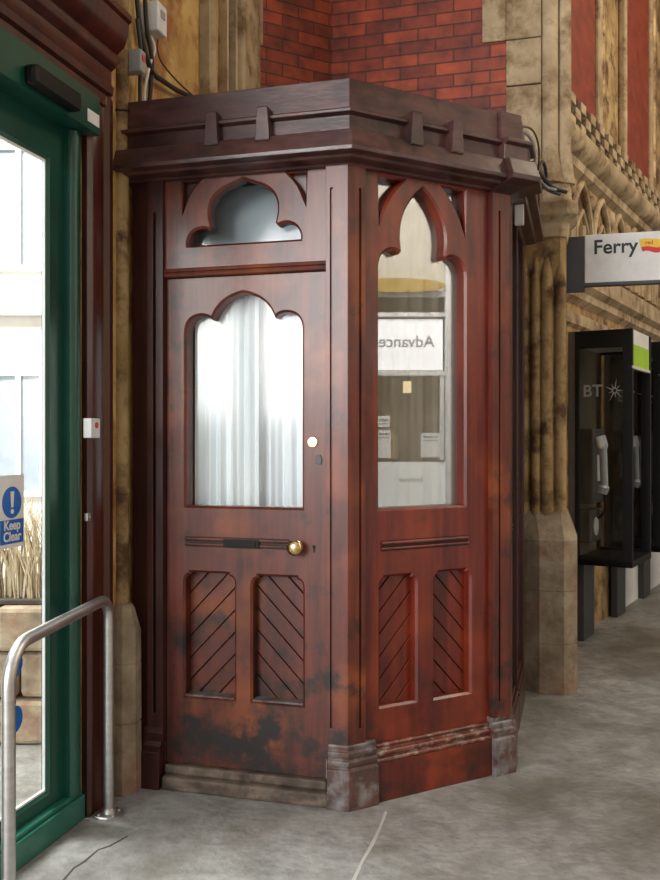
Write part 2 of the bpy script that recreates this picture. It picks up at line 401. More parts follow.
for u, n, r in ((-.17, -.01, .034), (-.10, .01, .03), (-.035, .005, .040), (.045, -.01, .036)):
    tube(bm, [Vector((*PF.xy(u, n-.075), .98)), Vector((*PF.xy(u, n-.03), 1.09)), Vector((*PF.xy(u, n-.014), 1.22)), Vector((*PF.xy(u, n-.012), 2.50)), Vector((*PF.xy(u, n-.04), 2.66))], [r, r, r, r, r*.5], 12)
fin('pier_shaft', bm, STONE, pier, smooth=True)
bm = bmesh.new()
plan(bm, [2.78, 2.86, 2.90, 2.98, 3.00, 3.06, 3.22], lambda i: [(u*[1, 1.15, 1.75, 1.75, 1.35, 1.3, .9][i], n*1+[0, .02, .07, .07, .03, .03, .0][i]) for u, n in sh_pts])
fin('pier_capital', bm, STONEP, pier, bevel=.008)
bm = bmesh.new()
for u, n, r in ((-.02, .0, .055), (.07, -.04, .04)):
    tube(bm, [Vector((*PF.xy(u, n), 3.1)), Vector((*PF.xy(u, n), 3.3)), Vector((*PF.xy(u, n), 7))], [r*1.6, r, r], 14)
fin('upper_roll', bm, STONEP, pier, smooth=True)
bm = bmesh.new()
box(bm, PF, -.275, -.065, 2.9, 3.70, -.20, .06); box(bm, PF, -.275, -.065, 3.708, 3.985, -.20, .06); box(bm, PF, -.275, -.065, 3.99, 4.9, -.20, .06); box(bm, PF, -.42, -.276, 3.99, 4.9, .047, .06)
box(bm, PF, -.275, -.065, 4.91, 5.4, -.20, .06)
fin('quoin_stone', bm, STONEP, pier, bevel=.008)

# ------------------------------------------------------------------ the timber booth
booth = empty('timber_booth', (A[0], A[1]+.6, 0), 'dark red mahogany corner booth with gothic tracery windows standing on the paving', 'booth')
UL = -1.03   # left end of the door face
# cornice
def cprof(dn=0.0, dz=0.0):
    return [(-.06, 2.69), (.02, 2.69), (.03, 2.70), (.085, 2.705), (.095, 2.716), (.135+dn, 2.720), (.138+dn, 2.736), (.108+dn, 2.812),
            (.072+dn, 2.816), (.070+dn, 2.882), (.098+dn, 2.888), (.098+dn, 2.902), (.07+dn, 2.912), (.066+dn, 3.035), (-.06, 3.035)]
bm = bmesh.new()
path = [D.xy(UL), A, Rp, S.xy(1.22)]
sweep(bm, path, cprof())
cor = fin('cornice', bm, CORN, booth, bevel=.003)
def cblock(fr, u, w=.055):
    bm = bmesh.new()
    prism(bm, fr, [(u-w/2-.006, 2.79), (u+w/2+.006, 2.79), (u+w/2-.004, 2.935), (u-w/2+.004, 2.935)], .05, .124)
    fin('bracket_block', bm, CORN, cor, bevel=.006)
for fr, us in ((D, (-.565, -.335)), (Rf, (.275, .49)), (S, (.35, .65, .95))):
    for u in us: cblock(fr, u)
# projecting cap over the far post
bm = bmesh.new()
sweep(bm, [Rf.xy(.765), Rp, S.xy(.13)], [(0, 2.68), (.03, 2.68), (.10, 2.706), (.165, 2.716), (.168, 2.738), (.14, 2.812), (.108, 2.816), (.112, 2.88), (.135, 2.888), (.135, 2.905), (.09, 2.915), (.08, 3.04), (0, 3.04)])
fin('cornice_cap', bm, CORN, booth, bevel=.003)
# cornice joint reveals
bm = bmesh.new()
inner = [D.xy(UL, -.02), D.xy(0, -.03), Rf.xy(.85, -.03), S.xy(1.2, -.02), WR.xy(1.05, -.0), (.02, 5.80), (-.47, 5.5)]
loft(bm, [[Vector((x, y, z)) for x, y in inner] for z in (2.96, 3.0)])
fin('roof_deck', bm, WOODD, booth)

# posts: plate with slim groove each side of an arris
def post(ang_path, arm, z0, z1, groove=True, name='corner_post', mat_=WOOD, gz=(.33, 2.60)):
    (fa, ua0, ua1), (fb, ub0, ub1) = ang_path
    bm = bmesh.new()
    for fr, u0, u1, ug in ((fa, ua0, ua1, ua0+.026), (fb, ub0, ub1, ub1-.026)):
        g = ug; lo, hi = sorted((u0, u1))
        prism(bm, fr, rect(lo, hi, z0, z1), -.07, .004)
        holes = [rect(g-.007, g+.007, gz[0], gz[1])] if groove else []
        prism(bm, fr, rect(lo, hi, z0, z1), .0041, .022, holes=holes)
    return bm
def pl_arris(f1, u1, f2, u2, n, z):
    # plan ring wrapping a corner shared by faces f1 (left) and f2 (right)
    pass
def corner_post(P0, f1, l1, f2, r2, n, gz):
    bm = bmesh.new()
    # core: solid wrapping the corner
    path = [f1.xy(l1), P0, f2.xy(r2)]
    sweep(bm, path, [(-.06, .0), (n-.012, .0), (n-.012, 2.72), (-.06, 2.72)])
    # raised outer skin on each arm with a groove
    for fr, a, b, g in ((f1, l1, 0 if f1 is D else f1_end, l1+.024), (f2, 0, r2, r2-.024)):
        pass
    return bm
def skin(bm, path_fr, u0, u1, mA, mB, n, z0, z1, g, gz):
    """raised skin from u0 to u1; mA/mB = extra run at mitre ends"""
    t = .012
    prism(bm, path_fr, rect(u0-mA, u1+mB, z0, z1), n-t-.001, n, holes=[rect(g-.006, g+.006, gz[0], gz[1])])
half = .414*.022
# corner A
bm = bmesh.new()
sweep(bm, [D.xy(-.088), A, Rf.xy(.078)], [(-.06, 0), (.010, 0), (.010, 2.72), (-.06, 2.72)])
skin(bm, D, -.088, 0, 0, half, .022, .2, 2.715, -.062, (.33, 2.60))
skin(bm, Rf, 0, .078, half, 0, .022, .2, 2.715, .052, (.33, 2.60))
pA = fin('corner_post', bm, WOOD, booth, bevel=.0015)
bm = bmesh.new(); sweep(bm, [D.xy(-.075), A, Rf.xy(.128)], [(-.05, 0), (.05, 0), (.048, .165), (.035, .172), (.04, .185), (.04, .20), (.03, .206), (.034, .22), (.034, .235), (.024, .24), (.026, .258), (.02, .268), (-.05, .268)])
fin('plinth', bm, PLINTH, pA, bevel=.002)
# corner R
bm = bmesh.new()
sweep(bm, [Rf.xy(.765), Rp, S.xy(.095)], [(-.06, 0), (.018, 0), (.018, 2.72), (-.06, 2.72)])
skin(bm, Rf, .765, .858, 0, half, .030, .2, 2.715, .805, (.33, 2.60))
skin(bm, S, 0, .095, half, 0, .030, .2, 2.715, .06, (.33, 2.60))
pR = fin('corner_post', bm, WOOD, booth, bevel=.0015)
bm = bmesh.new(); sweep(bm, [Rf.xy(.758), Rp, S.xy(.11)], [(-.05, 0), (.055, 0), (.053, .165), (.042, .172), (.046, .185), (.046, .205), (.036, .21), (.038, .235), (.03, .24), (.03, .262), (-.05, .265)])
fin('plinth', bm, PLINTH, pR, bevel=.002)
# left flank beside the stone shaft
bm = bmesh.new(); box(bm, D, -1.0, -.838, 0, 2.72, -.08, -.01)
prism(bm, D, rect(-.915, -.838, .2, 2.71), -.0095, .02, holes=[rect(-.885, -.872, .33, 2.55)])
pL = fin('corner_post', bm, WOODD, booth, bevel=.0015)  # left flank takes the darkened wood in place of shade
bm = bmesh.new(); sweep(bm, [D.xy(-.93), D.xy(-.842)], [(-.05, 0), (.05, 0), (.048, .165), (.035, .172), (.04, .19), (.03, .206), (.034, .235), (.024, .24), (.02, .268), (-.05, .268)])
fin('plinth', bm, WOODD, pL, bevel=.002)

def mirror_pts(half_pts, c):
    L = [(c-x, z) for x, z in half_pts]; R = [(c+x, z) for x, z in reversed(half_pts)]
    if abs(half_pts[-1][0]) < 1e-6: R = R[1:]
    return L+R
def chevrons(fr, u0, u1, z0, z1, up, n0, n1, parent, m):
    """diagonal boards clipped to the panel; up=+1 boards rise to the right"""
    bm = bmesh.new(); box(bm, fr, u0-.02, u1+.02, z0-.02, z1+.02, n0, n0+.006)
    pitch = .098; gap = .008
    def clip(poly, f):
        out = []
        for i in range(len(poly)):
            a, b = poly[i], poly[(i+1) % len(poly)]; fa, fb = f(a), f(b)
            if fa >= 0: out.append(a)
            if fa*fb < 0: t = fa/(fa-fb); out.append((a[0]+t*(b[0]-a[0]), a[1]+t*(b[1]-a[1])))
        return out
    c = z0-.6
    while c < z1+.6:
        lo, hi = c, c+pitch-gap
        p = rect(u0-.02, u1+.02, z0-.02, z1+.02)
        um = (u0+u1)/2
        p = clip(p, lambda q: q[1]-up*1.05*(q[0]-um)-lo)
        if p: p = clip(p, lambda q: hi-(q[1]-up*1.05*(q[0]-um)))
        if len(p) >= 3: prism(bm, fr, p, n0+.007, n1)
        c += pitch
    return fin('chevron_panel', bm, m, parent, bevel=.0025)
def panel_hole(u0, u1, z0, z1, r=.035):
    return [(u0, z0), (u1, z0)]+quad((u1, z1-r-.012), (u1, z1-r*.3), (u1-r*.75, z1-.012), 5)+[(u1-r*.8, z1)]+[(u0+r*.8, z1)]+quad((u0+r*.75, z1-.012), (u0, z1-r*.3), (u0, z1-r-.012), 5)
def ribs(fr, u0, u1, z, n, parent, m, split=None):
    bm = bmesh.new(); box(bm, fr, u0, u1, z-.023, z+.023, n-.002, n+.002); fin('rail_shade_strip', bm, GROOVE_SHADE, parent)  # flat dark strip painting the shade between the ribs
    bm = bmesh.new()
    for a, b in (split or [(u0, u1)]):
        tube(bm, [fr.P(a, z+.012, n+.005), fr.P(b, z+.012, n+.005)], .0075, 8)
        tube(bm, [fr.P(a, z-.012, n+.005), fr.P(b, z-.012, n+.005)], .0055, 8)
    o = fin('rail_moulding', bm, m, parent)
    return o

# --- door leaf
cD = -.474
hp = [(.27, 1.25)]+quad((.27, 2.015), (.27, 2.085), (.205, 2.092), 7)+quad((.205, 2.092), (.165, 2.094), (.146, 2.070), 5, True)+quad((.143, 2.078), (.11, 2.165), (0, 2.186), 10)
glass_hole = mirror_pts(hp, cD)
pan1 = panel_hole(-.749, -.514, .405, .955); pan2 = panel_hole(-.43, -.201, .405, .952)
bm = bmesh.new()
prism(bm, D, rect(-.836, -.092, .105, 2.258), -.095, -.018, holes=[glass_hole, pan1, pan2], ch=.010)
door = fin('door', bm, WOOD, booth)
bm = bmesh.new(); prism(bm, D, rect(-.745, -.175, 1.235, 2.21), -.088, -.084); fin('glass_pane', bm, GLASS, door)
chevrons(D, -.749, -.514, .405, .955, +1, -.105, -.080, door, WOOD)
chevrons(D, -.43, -.201, .405, .955, -1, -.105, -.080, door, WOOD)
bm = bmesh.new()
for a, b in ((-.749, -.514), (-.43, -.201)): prism(bm, D, [(a, .405), (b, .405), (b, .413), (a, .413)], -.079, -.02)
fin('panel_sill', bm, PLINTH, door)
ribs(D, -.745, -.262, 1.092, -.018, door, WOOD)
bm = bmesh.new(); box(bm, D, -.56, -.395, 1.072, 1.108, -.02, -.004); box(bm, D, -.545, -.41, 1.08, 1.10, -.004, .0)
fin('letter_plate', bm, BLACK, door, bevel=.003, label='black letter plate')
bm = bmesh.new()
def knob(bm, fr, u, z, n, s=1.0):
    prof = [(0, .022), (.006, .024), (.008, .012), (.03, .011), (.036, .02), (.044, .031), (.056, .034), (.066, .028), (.072, .014), (.0735, .002)]
    rings = []
    for h, r in prof:
        rings.append([fr.P(u+r*s*math.cos(2*math.pi*k/24), z+r*s*math.sin(2*math.pi*k/24), n+h*s) for k in range(24)])
    loft(bm, rings)
knob(bm, D, -.222, 1.085, -.018, 1.0); fin('door_knob', bm, BRASS, door, smooth=True, label='round brass knob')
def disc(bm, fr, u, z, n0, n1, r, k=20, mi=0):
    prism(bm, fr, [(u+r*math.cos(2*math.pi*i/k), z+r*math.sin(2*math.pi*i/k)) for i in range(k)], n0, n1, mi=mi)
bm = bmesh.new(); disc(bm, D, -.155, 1.533, -.019, -.008, .021); disc(bm, D, -.155, 1.533, -.0079, -.004, .012)
fin('lock_cylinder', bm, BRASS, door, bevel=.002, label='brass lock cylinder')
bm = bmesh.new(); disc(bm, D, -.15, 1.086, -.019, -.016, .008); box(bm, D, -.154, -.146, 1.062, 1.083, -.019, -.016)
fin('keyhole', bm, BLACK, door)
bm = bmesh.new(); prism(bm, D, [(-.142, 1.44), (-.118, 1.437), (-.113, 1.462), (-.122, 1.478), (-.14, 1.475)], -.019, -.012)
fin('keyhole_cover', bm, DGREY, door, bevel=.002)
bm = bmesh.new(); box(bm, D, -.0915, -.0885, .11, 1.22, -.06, .0); box(bm, D, -.0915, -.0895, 1.22, 2.55, -.06, -.006)
fin('worn_edge_strip', bm, PALEW, booth, label='bare pale timber strip')
# --- transom above the door
bm = bmesh.new()
cT = -.468
hp = [(.26, 2.40)]+quad((.262, 2.41), (.255, 2.465), (.20, 2.474), 6)+quad((.20, 2.474), (.178, 2.476), (.160, 2.462), 4, True)+quad((.146, 2.478), (.185, 2.60), (.085, 2.645), 9)+quad((.085, 2.645), (.035, 2.662), (0, 2.676), 5, True)
th = mirror_pts(hp, cT)
sp1 = [(cT-.285, 2.685)]+[(cT-.205, 2.685)]+quad((cT-.205, 2.685), (cT-.265, 2.64), (cT-.285, 2.55), 6, True)
sp2 = [(2*cT-u, z) for u, z in sp1]
prism(bm, D, rect(-.838, -.088, 2.29, 2.715), -.05, -.004, holes=[th, sp1, sp2], ch=.010)
tr = fin('transom_panel', bm, WOOD, booth)
bm = bmesh.new()
prism(bm, D, rect(-.838, -.088, 2.285, 2.715), -.075, -.0505, holes=[offset_poly(th, .004)]); fin('backing_board', bm, WOODD, tr)
bm = bmesh.new(); prism(bm, D, rect(-.78, -.13, 2.38, 2.70), -.082, -.078); fin('glass_pane', bm, GLASS, tr)
bm = bmesh.new()
for z, r in ((2.272, .012), (2.292, .009)): tube(bm, [D.P(-.838, z, .0), D.P(-.088, z, .0)], r, 8)
box(bm, D, -.838, -.088, 2.26, 2.30, -.06, .0)
fin('transom_rail', bm, WOOD, booth)
# --- step
bm = bmesh.new(); box(bm, D, -.835, -.07, 0, .062, -.12, .045); fin('door_step', bm, STEPM, booth, bevel=.012)
bm = bmesh.new(); box(bm, D, -.835, -.09, .062, .1, -.1, .008); fin('threshold', bm, STEPM, booth, bevel=.006)
# --- glazed right face
def lancet(fr, u0, u1, name, m, gm, side=False):
    h = (u1-u0)/2; k = h/.342; k = 1.0 if abs(k-1) < .05 else k; c = (u0+u1)/2-(.022 if k == 1.0 else 0)
    gw = .233*k
    hp = [(gw, 1.245)]+quad((gw, 2.285), (gw, 2.345), (gw-.05*k, 2.365), 5)+quad((gw-.05*k, 2.365), (gw-.085*k, 2.378), (.125*k, 2.352), 5, True)+quad((.113*k, 2.368), (.150*k, 2.54), (0, 2.655), 12)
    hole = mirror_pts(hp, c)
    s1 = [(c-gw, 2.675), (c-.108*k, 2.675)]+quad((c-.108*k, 2.675), (c-.205*k, 2.59), (c-gw, 2.475), 7, True)
    s2 = [(2*c-u, z) for u, z in s1]
    p1 = panel_hole(c-.228*k, c-.04*k, .395, .95, .03); p2 = panel_hole(c+.062*k, c+.262*k, .39, .95, .03)
    if abs(k-1) > .05: p2 = [(2*c-u, z) for u, z in p1][::-1]
    bm = bmesh.new()
    prism(bm, fr, rect(u0, u1, .02, 2.715), -.065, -.004, holes=[hole, s1, s2, p1, p2], ch=.010)
    o = fin(name, bm, m, booth)
    bm = bmesh.new(); prism(bm, fr, rect(c-gw-.02, c+gw+.02, 1.225, 2.70), -.064, -.060); fin('glass_pane', bm, gm, o)
    chevrons(fr, c-.228*k, c-.04*k, .395, .95, +1, -.075, -.048, o, m)
    chevrons(fr, c+.062*k if abs(k-1) < .05 else c+.04*k, c+.262*k if abs(k-1) < .05 else c+.228*k, .39, .95, -1, -.075, -.048, o, m)
    ribs(fr, c-.225*k, c+.25*k, 1.085, -.004, o, m)
    bm = bmesh.new(); sweep(bm, [fr.xy(u0), fr.xy(u1)], [(-.01, 0), (.03, 0), (.03, .166), (-.01, .17)])
    bb = fin('baseboard', bm, m, o, bevel=.002)
    bm = bmesh.new()
    for z, rr, nn in ((.176, .010, .024), (.203, .012, .016), (.232, .009, .004)): tube(bm, [fr.P(u0, z, nn), fr.P(u1, z, nn)], rr, 10)
    sweep(bm, [fr.xy(u0), fr.xy(u1)], [(-.01, .165), (.022, .168), (.014, .205), (.0, .24), (-.01, .24)])
    fin('baseboard_moulding', bm, WORNM if m is WOODR else m, bb, smooth=True)
    return o
lancet(Rf, .07, .768, 'window_panel', WOODR, GLASSR)
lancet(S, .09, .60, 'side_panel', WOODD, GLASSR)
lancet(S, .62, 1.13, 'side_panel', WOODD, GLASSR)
bm = bmesh.new(); box(bm, S, .60, .62, 0, 2.72, -.06, .02); box(bm, S, 1.13, 1.24, 0, 2.72, -.06, .02); fin('side_mullion', bm, WOODD, booth, bevel=.003)

# --- what hangs inside
def sheet(name, fr, u0, u1, z0, z1, n, amp, folds, m, label, cat, thick=.002, seed=1, group=None):
    rnd = random.Random(seed); bm = bmesh.new(); NU = 140; NZ = 10; V = []
    ph = [rnd.uniform(0, 6.28) for _ in range(5)]
    for j in range(NZ+1):
        row = []
        for i in range(NU+1):
            t = i/NU; zz = z0+(z1-z0)*j/NZ
            w_ = math.sin(t*folds*6.28+ph[0]+.4*math.sin(t*9+ph[3]))*amp+math.sin(t*folds*2.3*6.28+ph[1]+.5*j/NZ)*amp*.35+math.sin(t*folds*.37*6.28+ph[2])*amp*.5
            row.append(bm.verts.new(fr.P(u0+(u1-u0)*t, zz, n+w_)))
        V.append(row)
    for j in range(NZ):
        for i in range(NU): face(bm, [V[j][i], V[j][i+1], V[j+1][i+1], V[j+1][i]])
    o = fin(name, bm, m, None, smooth=True, label=label, cat=cat, group=group)
    s = o.modifiers.new('thick', 'SOLIDIFY'); s.thickness = thick
    return o
sheet('curtain', D, -.755, -.44, 1.14, 2.34, -.16, .018, 5, CURT, 'white pleated curtain in the left half of the booth door window', 'curtain', seed=3)
sheet('curtain', D, -.52, -.14, 1.14, 2.34, -.20, .014, 5, CURT, 'white pleated curtain in the right half of the booth door window', 'curtain', seed=5)
bm = bmesh.new(); tube(bm, [D.P(-.79, 2.34, -.18), D.P(-.13, 2.34, -.18)], .008, 8)
fin('curtain_rod', bm, STEEL, booth)
bm = bmesh.new(); box(bm, D, -.80, -.10, 2.36, 2.71, -.24, -.23)
fin('transom_tone_board', bm, GREYB, label='added blue-grey board behind the trefoil light over the booth door', cat='screen')  # board put in behind the transom glass to give it a blue-grey tone
sheet('net_blind', Rf, .10, .70, 1.10, 2.69, -.14, .004, 6, BLIND, 'beige net blind behind the tall lancet window of the booth', 'blind', seed=9)
sheet('net_blind', S, .06, 1.1, 1.10, 2.69, -.14, .004, 9, BLIND, 'beige net blind inside the narrow far side of the booth', 'blind', seed=10)

# ------------------------------------------------------------------ stone shaft on the left
lsh = empty('stone_shaft', (-.91, 4.08, 0), 'slender round stone shaft on an octagonal base between the green door and the booth', 'column')
SHC = W.xy(-.017, -.018); SBC = W.xy(-.029, .0)
bm = bmesh.new()
turned(bm, *SHC, [(.75, .040), (1.3, .037), (1.305, .043), (1.325, .043), (1.33, .037), (2.2, .037), (2.72, .037), (7.0, .044)], 16)
fin('shaft', bm, STONE, lsh, smooth=True)
bm = bmesh.new()
turned(bm, *SBC, [(0, .083), (.30, .080), (.302, .076), (.306, .076), (.308, .081), (.56, .080), (.562, .076), (.566, .076), (.568, .080), (.70, .079), (.80, .052), (.82, .040)], 8, rot=.2)
fin('shaft_base', bm, STONEG, lsh, bevel=.006)

# ------------------------------------------------------------------ green sliding door in the left wall
gd = bpy.data.objects.new('door_1', None); COL.objects.link(gd); gd.location = W.P(-.8, 0, -.05); gd['kind'] = 'structure'; ROOT['door_1'] = Vector(gd.location)
bm = bmesh.new()
prism(bm, W, rect(-1.44, -.375, .12, 2.79), -.074, -.045, holes=[rect(-1.2, -.545, .18, 2.63)], ch=.012)
fin('door_leaf', bm, GREEN, gd)
bm = bmesh.new()
prism(bm, W, rect(-1.205, -.54, .175, 2.635), -.068, -.057, holes=[rect(-1.19, -.549, .188, 2.622)])
fin('glazing_gasket', bm, WHITE, gd)
bm = bmesh.new(); prism(bm, W, rect(-1.2, -.55, .19, 2.62), -.07, -.064); fin('glass_pane', bm, GLASSG, gd)
bm = bmesh.new(); box(bm, W, -.44, -.355, .10, 2.80, -.12, -.02); tube(bm, [W.P(-.40, .12, -.03), W.P(-.40, 2.78, -.03)], .035, 14)
fin('door_jamb', bm, GREEN, gd, smooth=True)
bm = bmesh.new(); prism(bm, W, rect(-1.46, -.345, 0, .10), -.16, 0); box(bm, W, -1.46, -.345, .10, .118, -.16, -.012)
fin('door_sill', bm, GREENL, gd, bevel=.006)
bm = bmesh.new(); box(bm, W, -1.46, -.31, 2.785, 2.945, -.10, .05); fin('door_header', bm, GREEN, gd, bevel=.01)
bm = bmesh.new(); box(bm, W, -.85, -.53, 2.80, 2.87, .045, .10)
fin('door_sensor', bm, BLACK, None, bevel=.02, label='long black door sensor fixed on the green door header', cat='sensor')
bm = bmesh.new(); box(bm, W, -.415, -.325, 2.815, 2.865, .0495, .0515)
fin('header_label', bm, WHITE, None, label='small white sticker at the end of the green door header', cat='sticker')
# mahogany surround
bm = bmesh.new()
prof = [(-.34, -.02), (-.34, .004), (-.325, .014), (-.31, .004), (-.30, .012), (-.22, .012), (-.20, .03), (-.185, .03), (-.17, .018), (-.15, .018), (-.15, -.02)]
loft(bm, [[W.P(u, z, n) for u, n in prof] for z in (0, 2.99)])
fin('trim_3', bm, LEFTW, kind='structure', smooth=True)
bm = bmesh.new()
cp = [(-.02, 2.945), (.022, 2.945), (.022, 2.99), (.038, 3.0), (.042, 3.03), (.03, 3.045), (.03, 3.10), (.05, 3.115), (.062, 3.15), (.055, 3.17), (.09, 3.195), (.108, 3.24), (.112, 3.29), (.125, 3.30), (.125, 3.325), (-.02, 3.36)]
path = [W.xy(-2.2), W.xy(-.155), W.xy(-.155, -.02)]
sweep(bm, [W.xy(-2.2), W.xy(-.185)], cp)
fin('trim_4', bm, LEFTW, kind='structure', smooth=True)
# call box, latch
cb = empty('call_button', W.P(-.35, 1.55, .02), 'small white call button box with a red mark on the mahogany jamb', 'button')
bm = bmesh.new(); box(bm, W, -.385, -.315, 1.55, 1.63, .012, .05); fin('button_case', bm, WHITE, cb, bevel=.004)
bm = bmesh.new(); disc(bm, W, -.345, 1.602, .0495, .053, .012); fin('button_mark', bm, RED, cb)
bm = bmesh.new(); box(bm, W, -.37, -.345, 1.215, 1.245, .01, .025)
disc(bm, W, -.357, 1.23, .025, .03, .006)
fin('strike_plate', bm, STEEL, None, bevel=.003, label='tiny steel latch keep on the edge of the green door jamb', cat='latch')
# keep clear sign
ks = empty('warning_sign', W.P(-.86, 1.14, -.058), 'white Keep Clear notice with a blue exclamation disc stuck on the glass door', 'sign')
uc = -.766
bm = bmesh.new(); box(bm, W, uc-.075, uc+.085, 1.15, 1.415, -.0635, -.061); fin('notice_panel', bm, WHITE, ks)
bm = bmesh.new(); disc(bm, W, uc+.01, 1.315, -.061, -.0595, .058, 28); fin('blue_disc', bm, BLUE, ks)
bm = bmesh.new(); prism(bm, W, [(uc+.004, 1.297), (uc+.016, 1.297), (uc+.021, 1.355), (uc-.001, 1.355)], -.0595, -.058); disc(bm, W, uc+.01, 1.282, -.0595, -.058, .009)
fin('exclamation_mark', bm, WHITE, ks)
bm = bmesh.new(); box(bm, W, uc-.06, uc+.08, 1.165, 1.252, -.061, -.0595); fin('blue_panel', bm, BLUE, ks)
for t, z in (('Keep', 1.216), ('Clear', 1.175)):
    bm = text_bm(t, .048, W, uc+.01, z, -.0588, .0006, .0012, 'CENTER'); fin('lettering', bm, WHITE, ks)
for z, lb in ((.718, 'blue round sticker on the glass door, upper of two behind the rail'), (.516, 'blue round sticker on the glass door, lower of two behind the rail')):
    bm = bmesh.new(); disc(bm, W, -.738, z, -.0635, -.061, .05, 28); fin('glass_sticker', bm, BLUE, None, label=lb, cat='sticker')

# ------------------------------------------------------------------ steel hoop rail
hr = empty('hoop_rail', (-.95, 3.2, 0), 'bent brushed steel tube barrier standing on the paving before the green door', 'barrier')
p0 = Vector((-1.0, 2.80, 0)); p1 = Vector((-.909, 3.70, 0)); dr = (p1-p0).normalized(); H = .895; r = .13
pts = [p0+Vector((0, 0, .0)), p0+Vector((0, 0, .4)), p0+Vector((0, 0, H-r))]
for i in range(1, 9): a = i/8*math.pi/2; pts.append(p0+dr*(r-r*math.cos(a))+Vector((0, 0, H-r+r*math.sin(a))))
r2 = .09
for i in range(0, 9): a = i/8*math.pi/2; pts.append(p1-dr*(r2-r2*math.sin(a))+Vector((0, 0, H-r2+r2*math.cos(a))))
pts += [p1+Vector((0, 0, .4)), p1]
bm = bmesh.new(); tube(bm, pts, .0215, 20); fin('tube', bm, STEEL, hr, smooth=True)
for p in (p0, p1):
    bm = bmesh.new(); turned(bm, p.x, p.y, [(0, .062), (.008, .062), (.011, .058), (.012, .03), (.03, .025)], 24)
    for k in range(4): turned(bm, p.x+.044*math.cos(k*1.57+.6), p.y+.044*math.sin(k*1.57+.6), [(.009, .007), (.017, .007)], 6)
    fin('floor_flange', bm, STEEL, hr, smooth=True)

# ------------------------------------------------------------------ cables and boxes, left
def cable(name, pts, r, m, label, cat='cable', group=None):
    bm = bmesh.new(); tube(bm, smooth_path(pts, 6), r, 8); return fin(name, bm, m, None, smooth=True, label=label, cat=cat, group=group)
def wp(px, py, n=.02):
    k = (px-330)/900; Z = 1.979/(.268-k); u = -(4-Z)/.966
    return W.P(u, 1.55+(438-py)*Z/900, n)
cable('power_cable', [wp(130, -60), wp(133, 0), wp(137, 42, .03), wp(146, 72, .03), wp(160, 82), wp(176, 92), wp(195, 101, .03)], .012, CABLE, 'thick black cable coming down the wall and turning right over the booth')
cable('power_cable', [wp(136, -60), wp(139, 0, .03), wp(141, 30, .03), wp(146, 60, .03), wp(147, 84), wp(145, 110, .02)], .011, CABLE, 'black cable dropping straight down behind the booth cornice')
cable('power_cable', [wp(131, 20, .03), wp(134, 55, .035), wp(136, 80), wp(136, 110)], .009, CABLE, 'black cable beside the stone shaft under the grey switch box')
cable('thin_cable', [wp(154, 36), wp(154, 52), wp(160, 66), wp(176, 84), wp(192, 98)], .0045, BROWNC, 'thin brown cable slanting from the white junction box to the booth top')
cable('thin_cable', [wp(147, 36), wp(149, 50, .03), wp(144, 66, .03), wp(141, 90), wp(141, 110)], .006, WHITE, 'thin pale cable dropping from the white junction box to the booth top')
bm = bmesh.new()
cc = Vector((*SHC, 3.0)); tube(bm, [cc+Vector((.041*math.cos(a), .041*math.sin(a), .01*math.sin(a))) for a in [i*math.pi/8 for i in range(17)]], .005, 6)
fin('cable_tie', bm, CABLE, None, label='dark cable tie wrapped round the stone shaft near its top', cat='cable tie')
def wbox(name, px, py, w, h, d, label, marks):
    c = wp(px, py, 0); u = (c.x-W.o[0])*W.d[0]+(c.y-W.o[1])*W.d[1]
    e = empty(name, W.P(u, c.z-h/2, 0), label, 'junction box')
    bm = bmesh.new(); box(bm, W, u-w/2, u+w/2, c.z-h/2, c.z+h/2, -.025, d); fin('box_case', bm, marks[0], e, bevel=.008)
    bm = bmesh.new(); box(bm, W, u-w*.22, u+w*.22, c.z, c.z+h*.25, d, d+.003); fin('box_window', bm, marks[1], e)
wbox('junction_box', 149, 21, .10, .14, .07, 'white plastic junction box on the stone wall above the booth', (WHITE, GREY))
wbox('switch_box', 129, 63, .055, .10, .07, 'grey switch box with a red mark beside the stone shaft', (GREY, RED))

# ------------------------------------------------------------------ cables at the right end of the cornice
def cp_(px, py, Z): return ((px-330)/900*Z, Z, 1.55+(438-py)*Z/900)
cable('conduit', [cp_(508, 131, 4.18), cp_(522, 131, 4.22), cp_(531, 139, 4.4), cp_(535, 155, 4.7), cp_(535, 172, 5.0), cp_(545, 186, 5.25), cp_(556, 190, 5.3)], .0085, GREY, 'grey conduit bending down off the right end of the booth cornice')
cable('power_cable', [cp_(528, 178, 4.75), cp_(534, 168, 4.9), cp_(542, 176, 5.2), cp_(552, 187, 5.3), cp_(566, 192, 5.38)], .013, CABLE, 'black cable looping over the carved capital beside the booth')
cable('power_cable', [cp_(526, 205, 4.75), cp_(529, 190, 4.8), cp_(537, 181, 5.05), cp_(548, 190, 5.3), cp_(560, 194, 5.35)], .011, DGREY, 'dark grey cable tangled below the conduit beside the booth')
cable('power_cable', [cp_(531, 196, 4.8), cp_(538, 170, 4.95), cp_(543, 162, 5.1), cp_(546, 176, 5.25), cp_(541, 190, 5.25)], .010, CABLE, 'short black cable loop standing above the carved capital beside the booth')
cable('thin_cable', [cp_(512, 128, 4.15), cp_(527, 127, 4.25), cp_(535, 134, 4.5), cp_(539, 150, 4.8), cp_(538, 175, 5.05)], .005, BROWNC, 'thin brown cable running beside the grey conduit at the right cornice end')
bm = bmesh.new(); box(bm, S, .24, .27, 2.60, 2.70, .031, .075); fin('white_block', bm, WHITE, None, bevel=.004, label='small white block under the far end of the booth cornice', cat='box')  # plain white block filling the white spot under the cornice

